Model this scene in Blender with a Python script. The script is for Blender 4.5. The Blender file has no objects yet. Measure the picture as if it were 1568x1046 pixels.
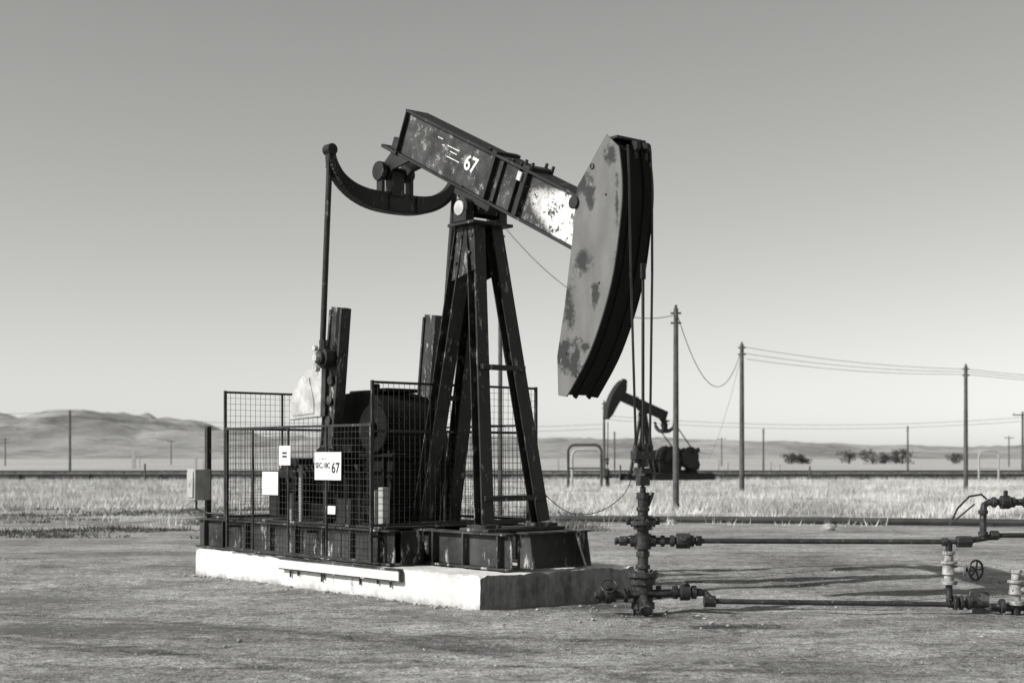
import bpy, bmesh, math, random
import numpy as np
from mathutils import Vector, Matrix, noise
random.seed(3); np.random.seed(3)
rad = math.radians
scene = bpy.context.scene
scene.view_settings.view_transform = 'Standard'
scene.view_settings.look = 'None'
scene.view_settings.exposure = 0

# ------------------------------------------------------------------ materials
def g(v): return (v, v*0.997, v*0.97, 1)
def gn(v): return (v, v, v, 1)

def new_mat(name, spec=0.35):
    m = bpy.data.materials.new(name); m.use_nodes = True
    nt = m.node_tree; b = nt.nodes['Principled BSDF']
    b.inputs['Specular IOR Level'].default_value = spec
    return m, nt, b

def N(nt, t, **k):
    n = nt.nodes.new(t)
    for a, v in k.items():
        setattr(n, a, v)
    return n

def ramp(nt, src, stops):
    r = N(nt, 'ShaderNodeValToRGB')
    el = r.color_ramp.elements
    while len(el) < len(stops): el.new(0.5)
    for e, (p, c) in zip(el, stops):
        e.position = p; e.color = c if isinstance(c, tuple) else (c, c, c, 1)
    nt.links.new(src, r.inputs[0]); return r

def noise_n(nt, vec, scale, detail=6, rough=0.6, stretch=None):
    if stretch:
        mp = N(nt, 'ShaderNodeMapping'); mp.inputs['Scale'].default_value = stretch
        nt.links.new(vec, mp.inputs[0]); vec = mp.outputs[0]
    n = N(nt, 'ShaderNodeTexNoise'); n.inputs['Scale'].default_value = scale
    n.inputs['Detail'].default_value = detail; n.inputs['Roughness'].default_value = rough
    nt.links.new(vec, n.inputs['Vector']); return n

def mix(nt, fac, a, b, mode='MIX'):
    m = N(nt, 'ShaderNodeMix', data_type='RGBA', blend_type=mode)
    for s, v in ((0, fac), (6, a), (7, b)):
        if hasattr(v, 'links'): nt.links.new(v, m.inputs[s])
        elif s == 0: m.inputs[0].default_value = v
        else: m.inputs[s].default_value = v
    return m.outputs[2]

def math_(nt, op, a, b=None, c=None):
    m = N(nt, 'ShaderNodeMath', operation=op)
    for i, v in enumerate((a, b, c)):
        if v is None: continue
        if hasattr(v, 'links'): nt.links.new(v, m.inputs[i])
        else: m.inputs[i].default_value = v
    return m.outputs[0]

def maprange(nt, v, a, b, c=0.0, d=1.0):
    mr = N(nt, 'ShaderNodeMapRange')
    for i, q in ((1, a), (2, b), (3, c), (4, d)): mr.inputs[i].default_value = q
    nt.links.new(v, mr.inputs[0]); return mr.outputs[0]

def bump(nt, b, h, strength, dist):
    bp = N(nt, 'ShaderNodeBump'); bp.inputs['Strength'].default_value = strength
    bp.inputs['Distance'].default_value = dist
    nt.links.new(h, bp.inputs['Height']); nt.links.new(bp.outputs[0], b.inputs['Normal'])

def weathered(name, dark, mid, chip, chip_lo=0.58, scale=3, rough=0.5, streak=True, spec=0.35):
    m, nt, b = new_mat(name, spec)
    tc = N(nt, 'ShaderNodeTexCoord').outputs['Object']
    n1 = noise_n(nt, tc, scale, 8, 0.65)
    r1 = ramp(nt, n1.outputs[0], [(0.38, g(dark)), (0.62, g(mid))])
    n2 = noise_n(nt, tc, scale*3.1, 9, 0.74, (1, 1, 0.3) if streak else None)
    r2 = ramp(nt, n2.outputs[0], [(chip_lo, 0.0), (chip_lo+0.05, 1.0)])
    c = mix(nt, r2.outputs[0], r1.outputs[0], g(chip))
    nt.links.new(c, b.inputs['Base Color'])
    rr = ramp(nt, n1.outputs[0], [(0.3, rough-0.12), (0.7, rough+0.2)])
    nt.links.new(rr.outputs[0], b.inputs['Roughness'])
    bump(nt, b, n2.outputs[0], 0.35, 0.01)
    return m

M_black = weathered('black_steel', 0.008, 0.022, 0.12, 0.60, 3)
M_post = weathered('post_steel', 0.008, 0.03, 0.26, 0.58, 4)
M_skid = weathered('skid_steel', 0.008, 0.055, 0.36, 0.565, 1.6, 0.6)
M_arc = weathered('arc_steel', 0.004, 0.008, 0.02, 0.62, 3, 0.7, True, .2)
M_well = weathered('wellhead_iron', 0.012, 0.045, 0.17, 0.58, 9, 0.45, False)
M_pipe = weathered('pipe_iron', 0.02, 0.05, 0.16, 0.58, 6, 0.5, False)
M_valve = weathered('pale_valve_paint', 0.12, 0.45, 0.05, 0.56, 9, 0.5, False)
M_frame = weathered('guard_frame', 0.015, 0.04, 0.2, 0.60, 6, 0.5)
M_mesh = weathered('guard_mesh', 0.02, 0.045, 0.1, 0.62, 6, 0.6, False)
M_lgrey = weathered('light_grey_paint', 0.34, 0.55, 0.10, 0.60, 5, 0.5)
M_crank = weathered('crank_iron', 0.015, 0.045, 0.30, 0.57, 4, 0.5)
M_drum = weathered('gear_iron', 0.004, 0.010, 0.04, 0.60, 3, 0.7, True, .15)
M_box = weathered('electric_box_paint', 0.30, 0.42, 0.12, 0.60, 5, 0.5)
M_wood = weathered('pole_wood', 0.06, 0.12, 0.04, 0.58, 2, 0.9)
M_wire = weathered('wire', 0.05, 0.07, 0.1, 0.7, 2, 0.6, False)
M_farm = weathered('far_black_steel', 0.015, 0.03, 0.08, 0.62, 2, 0.7)
M_farpipe = weathered('far_pipeline', 0.035, 0.07, 0.12, 0.62, 1, 0.8, False)
M_white = weathered('sign_white', 0.66, 0.78, 0.3, 0.62, 7, 0.5, False)
M_ink, nt, b = new_mat('sign_ink'); b.inputs['Base Color'].default_value = g(0.03)
M_paintnum = weathered('stencil_white', 0.65, 0.8, 0.03, 0.55, 12, 0.6, False)
M_rock = weathered('stone', 0.2, 0.42, 0.5, 0.6, 5, 0.9, False)
M_pebble = weathered('pebbles', 0.12, 0.40, 0.6, 0.62, 6, 0.95, False)

# horse-head side plate: grey paint with dark rust patches
M_head, nt, b = new_mat('head_grey_paint', .3)
tc = N(nt, 'ShaderNodeTexCoord').outputs['Object']
n1 = noise_n(nt, tc, 1.2, 10, 0.66, (1, 1, 0.8)); n2 = noise_n(nt, tc, 5, 6, 0.6, (1, 1, .4)); n3 = noise_n(nt, tc, 6, 9, 0.72)
r0 = ramp(nt, n2.outputs[0], [(0.3, g(0.11)), (0.7, g(0.165))])
msk = ramp(nt, n1.outputs[0], [(0.58, 0.0), (0.61, 1.0)]).outputs[0]
sx = N(nt, 'ShaderNodeSeparateXYZ'); nt.links.new(tc, sx.inputs[0])
for (bx, bz, rx, rz) in ((.53, 4.38, .08, .19), (.68, 3.66, .14, .14), (.86, 3.2, .12, .26), (.47, 3.27, .06, .15), (.24, 4.70, .12, .12), (.92, 2.62, .10, .14), (.68, 4.46, .11, .14), (.60, 2.75, .07, .05), (.14, 4.2, .03, .25)):
    dx = math_(nt, 'MULTIPLY', math_(nt, 'SUBTRACT', sx.outputs[0], bx), 1/rx)
    dz = math_(nt, 'MULTIPLY', math_(nt, 'SUBTRACT', sx.outputs[2], bz), 1/rz)
    d2 = math_(nt, 'SQRT', math_(nt, 'ADD', math_(nt, 'MULTIPLY', dx, dx), math_(nt, 'MULTIPLY', dz, dz)))
    v = math_(nt, 'MULTIPLY_ADD', n3.outputs[0], 4.5, d2)
    msk = math_(nt, 'MAXIMUM', msk, maprange(nt, v, 3.35, 2.75))
c = mix(nt, math_(nt, 'MULTIPLY', msk, .92), r0.outputs[0], g(0.02))
r3 = ramp(nt, n3.outputs[0], [(0.64, 0.0), (0.66, .7)])
c = mix(nt, r3.outputs[0], c, g(0.33))
nt.links.new(c, b.inputs['Base Color']); b.inputs['Roughness'].default_value = 0.5
bump(nt, b, n3.outputs[0], 0.2, 0.01)

# beam web: dark, with a speckled white area near the head end
M_web, nt, b = new_mat('beam_web_paint')
tc = N(nt, 'ShaderNodeTexCoord').outputs['Object']
n1 = noise_n(nt, tc, 3.5, 10, 0.74); n2 = noise_n(nt, tc, 7, 10, 0.8)
dk = ramp(nt, n1.outputs[0], [(0.38, g(0.010)), (0.62, g(0.07))])
ch = ramp(nt, n2.outputs[0], [(0.565, 0.0), (0.60, 1.0)])
c = mix(nt, ch.outputs[0], dk.outputs[0], g(0.26))
sx = N(nt, 'ShaderNodeSeparateXYZ'); nt.links.new(tc, sx.inputs[0])
zz = math_(nt, 'ABSOLUTE', math_(nt, 'SUBTRACT', sx.outputs[2], .44))
vv = math_(nt, 'MULTIPLY_ADD', n1.outputs[0], 1.3, sx.outputs[0])
vv = math_(nt, 'MULTIPLY_ADD', math_(nt, 'POWER', zz, 2.0), 6.0, vv)
wm = maprange(nt, vv, -0.54, -0.74)
spk = ramp(nt, n2.outputs[0], [(0.43, 0.0), (0.48, 1.0)])
c = mix(nt, math_(nt, 'MULTIPLY', wm, spk.outputs[0]), c, g(0.78))
nt.links.new(c, b.inputs['Base Color']); b.inputs['Roughness'].default_value = 0.5
bump(nt, b, n2.outputs[0], 0.3, 0.01)

# concrete
M_conc, nt, b = new_mat('pale_concrete')  # pale tone with darker blotches, darker towards the bottom
tc = N(nt, 'ShaderNodeTexCoord').outputs['Object']
n1 = noise_n(nt, tc, 1.6, 10, 0.7); n2 = noise_n(nt, tc, 4, 10, 0.78, (1, 1, 0.5)); n3 = noise_n(nt, tc, 40, 5, 0.7)
r1 = ramp(nt, n1.outputs[0], [(0.36, g(0.52)), (0.58, g(0.70))])
r2 = ramp(nt, n2.outputs[0], [(0.60, 0.0), (0.66, .8)])
c = mix(nt, r2.outputs[0], r1.outputs[0], g(0.26))
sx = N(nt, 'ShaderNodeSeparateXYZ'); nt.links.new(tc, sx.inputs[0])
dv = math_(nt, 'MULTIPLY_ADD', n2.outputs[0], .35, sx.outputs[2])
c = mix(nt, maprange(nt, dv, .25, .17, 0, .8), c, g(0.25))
nt.links.new(c, b.inputs['Base Color']); b.inputs['Roughness'].default_value = 0.9
bump(nt, b, n3.outputs[0], 0.5, 0.01)
M_conc2, nt, b = new_mat('end_shade_footing_concrete')  # darker copy: slab end's shade put into its colour; plain tone on footings
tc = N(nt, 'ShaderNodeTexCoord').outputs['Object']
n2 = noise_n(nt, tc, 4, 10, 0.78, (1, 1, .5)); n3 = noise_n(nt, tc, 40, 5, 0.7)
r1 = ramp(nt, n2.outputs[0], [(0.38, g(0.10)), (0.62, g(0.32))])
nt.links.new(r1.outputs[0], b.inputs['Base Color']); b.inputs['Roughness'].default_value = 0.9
bump(nt, b, n3.outputs[0], 0.5, 0.01)

# ground
M_ground, nt, b = new_mat('gravel_and_field', .1)
tc = N(nt, 'ShaderNodeTexCoord').outputs['Object']
big = noise_n(nt, tc, 0.35, 8, 0.65); med = noise_n(nt, tc, 2.0, 10, 0.8, (0.75, 1, 1)); fine = noise_n(nt, tc, 10, 9, 0.8); vf = noise_n(nt, tc, 45, 5, 0.85)
trk = noise_n(nt, tc, 1.0, 9, 0.7, (0.35, 0.7, 1))
base = ramp(nt, med.outputs[0], [(0.36, g(0.22)), (0.5, g(0.36)), (0.64, g(0.47))])
fr = ramp(nt, fine.outputs[0], [(0.34, gn(0.38)), (0.5, gn(1.0)), (0.66, gn(1.55))])
vr = ramp(nt, vf.outputs[0], [(0.38, gn(0.25)), (0.5, gn(1.0)), (0.62, gn(1.9))])
br = ramp(nt, big.outputs[0], [(0.38, gn(0.66)), (0.6, gn(1.12))])
tr_ = ramp(nt, trk.outputs[0], [(0.38, gn(0.68)), (0.5, gn(1.0)), (0.62, gn(1.12))])
c = mix(nt, 1.0, base.outputs[0], fr.outputs[0], 'MULTIPLY')
c = mix(nt, 0.95, c, vr.outputs[0], 'MULTIPLY')
c = mix(nt, 1.0, c, br.outputs[0], 'MULTIPLY')
near = mix(nt, 0.9, c, tr_.outputs[0], 'MULTIPLY')
sg_ = N(nt, 'ShaderNodeSeparateXYZ'); nt.links.new(tc, sg_.inputs[0])
def track(cx, cy, R, w, dark, col):
    dx = math_(nt, 'SUBTRACT', sg_.outputs[0], cx); dy = math_(nt, 'SUBTRACT', sg_.outputs[1], cy)
    d = math_(nt, 'SQRT', math_(nt, 'ADD', math_(nt, 'MULTIPLY', dx, dx), math_(nt, 'MULTIPLY', dy, dy)))
    d = math_(nt, 'ABSOLUTE', math_(nt, 'SUBTRACT', d, R))
    d = math_(nt, 'MULTIPLY_ADD', med.outputs[0], w*1.6, d)
    return mix(nt, maprange(nt, d, w*1.0, w*1.6, dark, 0), col, gn(.55), 'MULTIPLY')
for R in (11.0, 12.6): near = track(-9, 2.5, R, .16, .75, near)
for R in (29.5, 31.2): near = track(6, 41.5, R, .16, .6, near)
for R in (17.6, 19.2): near = track(-1, 30.0, R, .14, .55, near)
def stain(cx, cy, rx, ry, col_in, dark=0.05):
    mp = N(nt, 'ShaderNodeMapping', vector_type='POINT')
    mp.inputs['Location'].default_value = (-cx/rx, -cy/ry, 0); mp.inputs['Scale'].default_value = (1/rx, 1/ry, 0)
    nt.links.new(tc, mp.inputs[0])
    ln = N(nt, 'ShaderNodeVectorMath', operation='LENGTH'); nt.links.new(mp.outputs[0], ln.inputs[0])
    v = math_(nt, 'MULTIPLY_ADD', med.outputs[0], 2.6, ln.outputs[1])
    v = math_(nt, 'MULTIPLY_ADD', fine.outputs[0], 1.6, v)
    return mix(nt, maprange(nt, v, 2.4, 3.2, .85, 0), col_in, g(dark))
near = stain(1.95, 13.4, 0.6, 0.45, near, .035)
near = stain(1.35, 14.3, 0.7, 0.4, near, 0.05)
near = stain(1.0, 15.2, 0.8, 0.4, near, 0.07)
near = stain(-4.2, 13.2, 2.2, 0.6, near, 0.14)
near = stain(-5.5, 16.0, 1.6, 0.5, near, 0.16)
fld = noise_n(nt, tc, 0.12, 8, 0.65, (0.25, 1, 1))
far = ramp(nt, fld.outputs[0], [(0.38, g(0.28)), (0.5, g(0.42)), (0.62, g(0.52))])
v = math_(nt, 'MULTIPLY_ADD', big.outputs[0], 10.0, sg_.outputs[1])
c = mix(nt, maprange(nt, v, 42, 47), near, far.outputs[0])
nt.links.new(c, b.inputs['Base Color']); b.inputs['Roughness'].default_value = 1.0
bump(nt, b, math_(nt, 'ADD', fine.outputs[0], vf.outputs[0]), 0.9, 0.02)

M_hill, nt, b = new_mat('hill_dry_grass_hazed', 0)  # dry grass tones lightened so the colour itself carries distance haze
tc = N(nt, 'ShaderNodeTexCoord').outputs['Object']
n1 = noise_n(nt, tc, 0.006, 10, 0.7, (1, .35, 1)); n2 = noise_n(nt, tc, 0.022, 9, 0.75)
r1 = ramp(nt, n1.outputs[0], [(0.40, g(0.22)), (0.58, g(0.38))])
r2 = ramp(nt, n2.outputs[0], [(0.52, 0.0), (0.58, 0.6)])
c = mix(nt, r2.outputs[0], r1.outputs[0], g(0.14))
nt.links.new(c, b.inputs['Base Color']); b.inputs['Roughness'].default_value = 1

def leafmat(name, lo, hi, sc):
    m, nt, b = new_mat(name, .1)
    tc = N(nt, 'ShaderNodeTexCoord').outputs['Object']
    n1 = noise_n(nt, tc, sc, 9, 0.78, (.5, 1, 1))
    r1 = ramp(nt, n1.outputs[0], [(0.42, g(lo)), (0.58, g(hi))])
    nt.links.new(r1.outputs[0], b.inputs['Base Color']); b.inputs['Roughness'].default_value = 0.9
    return m
M_grass = leafmat('dry_grass_blades', 0.24, 0.78, 0.35)
M_scrub = leafmat('scrub_leaves', 0.07, 0.18, 0.6)
M_tree = leafmat('tree_leaves', 0.04, 0.12, 1.0)

# ------------------------------------------------------------------ builder
def empty(name, loc=(0, 0, 0), rotz=0.0):
    e = bpy.data.objects.new(name, None); e.location = loc; e.rotation_euler = (0, 0, rotz)
    scene.collection.objects.link(e); return e

class B:
    def __init__(s, name, mat, parent=None, M=None, bevel=0.0):
        s.n, s.m, s.p, s.M, s.bv = name, mat, parent, M, bevel
        s.v, s.f = [], []
    def add(s, vs, fs):
        o = len(s.v)
        s.v += [tuple(x) for x in vs]; s.f += [[i+o for i in f] for f in fs]
    def bar(s, p1, p2, w, h, up=(0, 0, 1), w2=None, h2=None):
        p1, p2 = Vector(p1), Vector(p2); d = (p2-p1).normalized(); up = Vector(up)
        if abs(d.dot(up)) > 0.99: up = Vector((1, 0, 0))
        side = d.cross(up).normalized(); u = side.cross(d).normalized()
        w2 = w if w2 is None else w2; h2 = h if h2 is None else h2
        vs = []
        for p, a, c in ((p1, w/2, h/2), (p2, w2/2, h2/2)):
            vs += [p-side*a-u*c, p+side*a-u*c, p+side*a+u*c, p-side*a+u*c]
        s.add(vs, [(0, 1, 2, 3), (7, 6, 5, 4), (0, 4, 5, 1), (1, 5, 6, 2), (2, 6, 7, 3), (3, 7, 4, 0)])
    def box(s, c, size):
        c = Vector(c); s.bar(c-Vector((size[0]/2, 0, 0)), c+Vector((size[0]/2, 0, 0)), size[1], size[2])
    def ibar(s, p1, p2, w, h, tf=0.02, tw=0.015, up=(0, 0, 1), offs=None):
        p1, p2 = Vector(p1), Vector(p2); d = (p2-p1).normalized(); upv = Vector(up)
        if abs(d.dot(upv)) > 0.99: upv = Vector((1, 0, 0))
        side = d.cross(upv).normalized(); u = side.cross(d).normalized()
        o = u*(h/2-tf/2)
        s.bar(p1+o, p2+o, w, tf, up); s.bar(p1-o, p2-o, w, tf, up)
        for q in (offs or [0]):
            s.bar(p1+side*q, p2+side*q, tw, h-2*tf, up)
    def cyl(s, p1, p2, r1, r2=None, n=16):
        p1, p2 = Vector(p1), Vector(p2); r2 = r1 if r2 is None else r2
        d = (p2-p1).normalized(); a = d.orthogonal().normalized(); c = d.cross(a)
        vs = []
        for p, r in ((p1, r1), (p2, r2)):
            vs += [p+(a*math.cos(2*math.pi*i/n)+c*math.sin(2*math.pi*i/n))*r for i in range(n)]
        fs = [(i, (i+1) % n, n+(i+1) % n, n+i) for i in range(n)]
        fs += [tuple(range(n))[::-1], tuple(range(n, 2*n))]
        s.add(vs, fs)
    def prism(s, pts, y0, y1, plane='xz'):
        n = len(pts)
        if plane == 'xz': vs = [(p[0], y0, p[1]) for p in pts]+[(p[0], y1, p[1]) for p in pts]
        elif plane == 'yz': vs = [(y0, p[0], p[1]) for p in pts]+[(y1, p[0], p[1]) for p in pts]
        else: vs = [(p[0], p[1], y0) for p in pts]+[(p[0], p[1], y1) for p in pts]
        s.add(vs, [tuple(range(n)), tuple(range(n, 2*n))[::-1]]+[(i, (i+1) % n, n+(i+1) % n, n+i) for i in range(n)])
    def tube(s, pts, r, n=6):
        pts = [Vector(p) for p in pts]; vs = []
        a = None
        for i, p in enumerate(pts):
            d = (pts[min(i+1, len(pts)-1)]-pts[max(i-1, 0)]).normalized()
            if a is None: a = d.orthogonal().normalized()
            a = (a-d*a.dot(d)).normalized(); c = d.cross(a)
            vs += [p+(a*math.cos(2*math.pi*k/n)+c*math.sin(2*math.pi*k/n))*r for k in range(n)]
        fs = []
        for i in range(len(pts)-1):
            for k in range(n):
                fs.append((i*n+k, i*n+(k+1) % n, (i+1)*n+(k+1) % n, (i+1)*n+k))
        fs += [tuple(range(n))[::-1], tuple(range((len(pts)-1)*n, len(pts)*n))]
        s.add(vs, fs)
    def ring(s, c, axis, R, r, n=20):
        c = Vector(c); d = Vector(axis).normalized(); a = d.orthogonal().normalized(); e = d.cross(a)
        pts = [c+(a*math.cos(2*math.pi*i/n)+e*math.sin(2*math.pi*i/n))*R for i in range(n+1)]
        s.tube(pts, r, 6)
    def done(s):
        me = bpy.data.meshes.new(s.n); me.from_pydata(s.v, [], s.f)
        if s.M is not None: me.transform(s.M)
        bm = bmesh.new(); bm.from_mesh(me); bmesh.ops.recalc_face_normals(bm, faces=bm.faces); bm.to_mesh(me); bm.free()
        for p in me.polygons: p.use_smooth = True
        me.set_sharp_from_angle(angle=rad(32))
        me.materials.append(s.m)
        ob = bpy.data.objects.new(s.n, me); scene.collection.objects.link(ob)
        if s.p: ob.parent = s.p
        if s.bv:
            md = ob.modifiers.new('bevel', 'BEVEL'); md.width = s.bv; md.segments = 1; md.limit_method = 'ANGLE'; md.angle_limit = rad(40)
        return ob

def text(name, body, size, loc, rot, mat, parent, sx=1.0):
    cu = bpy.data.curves.new(name, 'FONT'); cu.body = body; cu.size = size; cu.extrude = 0.001
    cu.align_x = 'CENTER'; cu.align_y = 'CENTER'; cu.offset = size*0.02
    ob = bpy.data.objects.new(name, cu); scene.collection.objects.link(ob)
    ob.data.materials.append(mat); ob.parent = parent; ob.matrix_local = Matrix.Translation(loc) @ rot @ Matrix.Diagonal((sx, 1, 1, 1))
    return ob

def smooth_pts(pts, k=5):
    out = []
    P = [pts[0]]+list(pts)+[pts[-1]]
    for i in range(1, len(P)-2):
        for j in range(k):
            t = j/k
            out.append(tuple(0.5*((2*P[i][a])+(-P[i-1][a]+P[i+1][a])*t+(2*P[i-1][a]-5*P[i][a]+4*P[i+1][a]-P[i+2][a])*t*t+(-P[i-1][a]+3*P[i][a]-3*P[i+1][a]+P[i+2][a])*t**3) for a in range(len(pts[0]))))
    out.append(tuple(pts[-1])); return out

# ------------------------------------------------------------------ pumpjack
def pumpjack(loc, rotz, dang=0.0, crank_dang=0.0, detail=True, mats=None):
    e = empty('pumpjack', loc, rotz)
    mb = (lambda m: m) if mats is None else (lambda m: mats)
    A0 = rad(25.78); Px, Pz = 2.62, 4.46
    Rm = Matrix.Translation((Px, 0, Pz)) @ Matrix.Rotation(-dang, 4, 'Y') @ Matrix.Translation((-Px, 0, -Pz))
    Bm = Rm @ Matrix.Translation((2.87, 0, 4.60)) @ Matrix.Rotation(-A0, 4, 'Y')
    Sm = Matrix.Translation((Px, 0, Pz)) @ Matrix.Rotation(-(A0+dang), 4, 'Y')
    w = B('walking_beam_flanges', mb(M_black), e, Bm, 0.004)
    w.bar((-2.25, 0, 0.685), (1.42, 0, 0.685), 0.34, 0.03); w.bar((-2.25, 0, 0.155), (1.42, 0, 0.155), 0.34, 0.03)
    for x, t_ in ((-0.46, .05), (-1.06, .075)): w.box((x, 0, 0.42), (t_, 0.345, 0.498))
    w.box((-.62, 0, .42), (.02, .30, .498)); w.box((-.92, 0, .42), (.02, .30, .498))
    w.box((1.405, 0, 0.42), (0.02, 0.335, 0.498))
    w.box((-1.06, 0.0, 0.72), (0.12, 0.36, 0.04)); w.box((-0.46, 0.0, 0.715), (0.08, 0.36, 0.03))
    for x in (-1.0, -1.12):
        for y in (-.15, .15): w.cyl((x, y, 0.70), (x, y, 0.79), 0.02, n=8)
    for x in (-.9, -.75, -.3): w.cyl((x, .12, .70), (x, .12, .73), .025, n=6)
    w.done()
    wb = B('walking_beam_web', mb(M_web), e)
    wb.bar((-2.25, 0.0, 0.42), (1.394, 0.0, 0.42), 0.22, 0.50)
    ob = wb.done(); ob.matrix_local = Bm
    rot = Matrix.Rotation(rad(180), 4, 'Z') @ Matrix.Rotation(rad(90), 4, 'X')
    if detail:
        text('beam_number', '67', 0.25, (0, 0, 0), Matrix.Identity(4), M_paintnum, e).matrix_local = Bm @ Matrix.Translation((-0.02, 0.113, 0.44)) @ rot
        lt = B('beam_lettering', M_paintnum, e, Bm)
        for x0, x1, z in ((0.25, 0.5, 0.52), (0.28, 0.42, 0.47), (0.55, 0.6, 0.5), (0.2, 0.46, 0.40), (.62, .72, .56)):
            lt.bar((x0, 0.1115, z), (x1, 0.1115, z), 0.003, 0.010)
        lt.done()
        pl = B('maker_plate', M_lgrey, e, Bm, .002); pl.box((-1.0, .19, .60), (.07, .02, .10)); pl.done()
    sd = B('saddle_bearing', mb(M_black), e, Sm, 0.004)
    sd.box((0, 0, 0.12), (0.7, 0.36, 0.07)); sd.box((0, 0, 0.05), (0.3, 0.3, 0.1))
    sd.cyl((0, -0.3, 0), (0, 0.3, 0), 0.085)
    for y in (-.25, .25):
        sd.cyl((0, y-0.05, 0), (0, y+0.05, 0), 0.125, n=20)
    for x in (-.28, .28):
        for y in (-.14, .14): sd.cyl((x, y, .06), (x, y, .2), .02, n=8)
    sd.done()
    cp = B('saddle_bearing_caps', mb(M_lgrey), e, Sm); cp.cyl((0, 0.302, 0), (0, 0.325, 0), 0.085, n=20); cp.done()
    Eq = Bm @ Vector((1.526, 0, -0.127)); Ex, Ez = Eq.x, Eq.z
    tb = B('tail_bearing_bracket', mb(M_black), e, Bm, 0.004)
    for y in (-.14, .14):
        tb.prism([(1.1, 0.14), (1.5, 0.14), (1.64, -0.1), (1.6, -0.22), (1.46, -0.22), (1.38, -0.05)], y-0.02, y+0.02)
    tb.box((1.52, 0, 0.16), (0.34, 0.4, 0.04)); tb.cyl((1.526, -.26, -.127), (1.526, .26, -.127), 0.075)
    tb.box((1.48, 0.1, 0.25), (0.12, 0.1, 0.14))
    tb.done()
    eq = B('equalizer', mb(M_black), e, Matrix.Translation((Ex, 0, Ez)), 0.006)
    ctr = smooth_pts([(-.97, .14), (-.93, 0.0), (-.82, -.16), (-.62, -.29), (-.35, -.36), (0, -.37), (.35, -.36), (.62, -.29), (.82, -.16), (.93, 0.0), (.97, .14)], 4)
    up_, dn_ = [], []
    for i, p in enumerate(ctr):
        a = ctr[max(i-1, 0)]; c = ctr[min(i+1, len(ctr)-1)]
        d = Vector((c[0]-a[0], c[1]-a[1])).normalized(); n_ = Vector((-d.y, d.x))
        th = 0.05+0.075*(1-min(1, abs(p[0])/0.97)**1.6)
        up_.append((p[0]+n_.x*th, p[1]+n_.y*th)); dn_.append((p[0]-n_.x*th, p[1]-n_.y*th))
    eq.prism(up_+dn_[::-1], -0.05, 0.05, 'yz')
    lo = dn_[4:-4]
    for i in range(len(lo)-1):
        a, c = lo[i], lo[i+1]; eq.bar((0, a[0], a[1]), (0, c[0], c[1]), 0.16, 0.02)
    for y in (-.3, .12): eq.box((0, y, -0.37), (0.15, 0.02, 0.19))
    eq.box((0, 0, -0.15), (0.14, 0.2, 0.3)); eq.box((0, .22, -0.12), (0.12, 0.05, 0.36)); eq.box((0, -.22, -0.12), (0.12, 0.05, 0.36))
    eq.cyl((0, .2, 0.0), (0, .27, 0.0), 0.12, n=18)
    for y in (-.97, .97): eq.cyl((-.07, y, .16), (.07, y, .16), 0.07, n=16)
    eq.done()
    cx, cz = 4.68, 1.55; cd = Vector((-0.23, 0, 1.87)).normalized()
    Cm = Matrix.Translation((cx, 0, cz)) @ Matrix.Rotation(-crank_dang, 4, 'Y') @ Matrix.Translation((-cx, 0, -cz))
    ck = B('crank_arms', mb(M_crank), e, Cm, 0.006)
    C = Vector((cx, 0, cz))
    for y in (-.72, .72):
        o = Vector((0, y, 0))
        ck.bar(C+o-cd*0.4, C+o+cd*1.9, 0.10, 0.26, (1, 0, 0))
        for q in (-.12, .12):
            ck.bar(C+o+Vector((q, 0, 0))-cd*0.4, C+o+Vector((q, 0, 0))+cd*1.88, 0.15, 0.035, (1, 0, 0))
        ck.cyl(C+Vector((0, y-.1, 0)), C+Vector((0, y+.1, 0)), 0.2, n=20)
        for k in (0.5, 0.75, 1.0):
            q = C+cd*k; sg = 1 if y > 0 else -1
            ck.cyl(q+Vector((0, y+sg*.05, 0)), q+Vector((0, y+sg*.085, 0)), 0.06, n=12)
    ck.done()
    pin = Cm @ (C+cd*1.27)
    pb = B('crank_pin_bearings', mb(M_crank), e, None, 0.004)
    for sg in (-1, 1):
        pb.cyl((pin.x, sg*.78, pin.z), (pin.x, sg*1.0, pin.z), 0.085, n=16); pb.cyl((pin.x, sg*.84, pin.z), (pin.x, sg*.95, pin.z), 0.125, n=16)
        pb.box((pin.x, sg*.9, pin.z+.12), (0.1, 0.1, 0.2))
    pb.done()
    if detail:
        pc = B('pin_nuts', M_lgrey, e)
        pc.cyl((pin.x, 1.0, pin.z), (pin.x, 1.05, pin.z), 0.05, n=6); pc.cyl((pin.x+.06, .97, pin.z+.12), (pin.x+.06, 1.02, pin.z+.12), 0.035, n=6)
        pc.cyl((pin.x+.02, .97, pin.z-.13), (pin.x+.02, 1.03, pin.z-.13), 0.04, n=6); pc.done()
    cw = B('counterweights', mb(M_lgrey), e, Cm, 0.01)
    fan = [(4.66, 2.10), (5.38, 2.07), (5.38, 2.26), (5.3, 2.42), (5.16, 2.56), (4.98, 2.68), (4.8, 2.78), (4.64, 2.84)]
    if not detail: fan = [(4.7+0.65*math.cos(a), 2.55+0.65*math.sin(a)) for a in [i*math.pi/9 for i in range(18)]]
    cw.prism(fan, .80, .87)
    if detail:
        cw.prism([(5.3, 2.12), (5.31, 2.22), (5.22, 2.38), (5.08, 2.5), (4.92, 2.6), (4.8, 2.3), (4.8, 2.14)], .87, .885)
    else: cw.prism(fan, -.87, -.80)
    cw.done()
    pm = B('pitman_arms', mb(M_post), e)
    for sg in (-1, 1):
        pm.cyl((Ex, sg*.97, Ez+.12), (pin.x, sg*.93, pin.z+.1), 0.037, n=12)
        pm.bar((Ex, sg*.97, Ez+.2), (Ex+.01, sg*.97, Ez-.12), 0.1, 0.1, w2=.05, h2=.05)
    pm.done()
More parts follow.
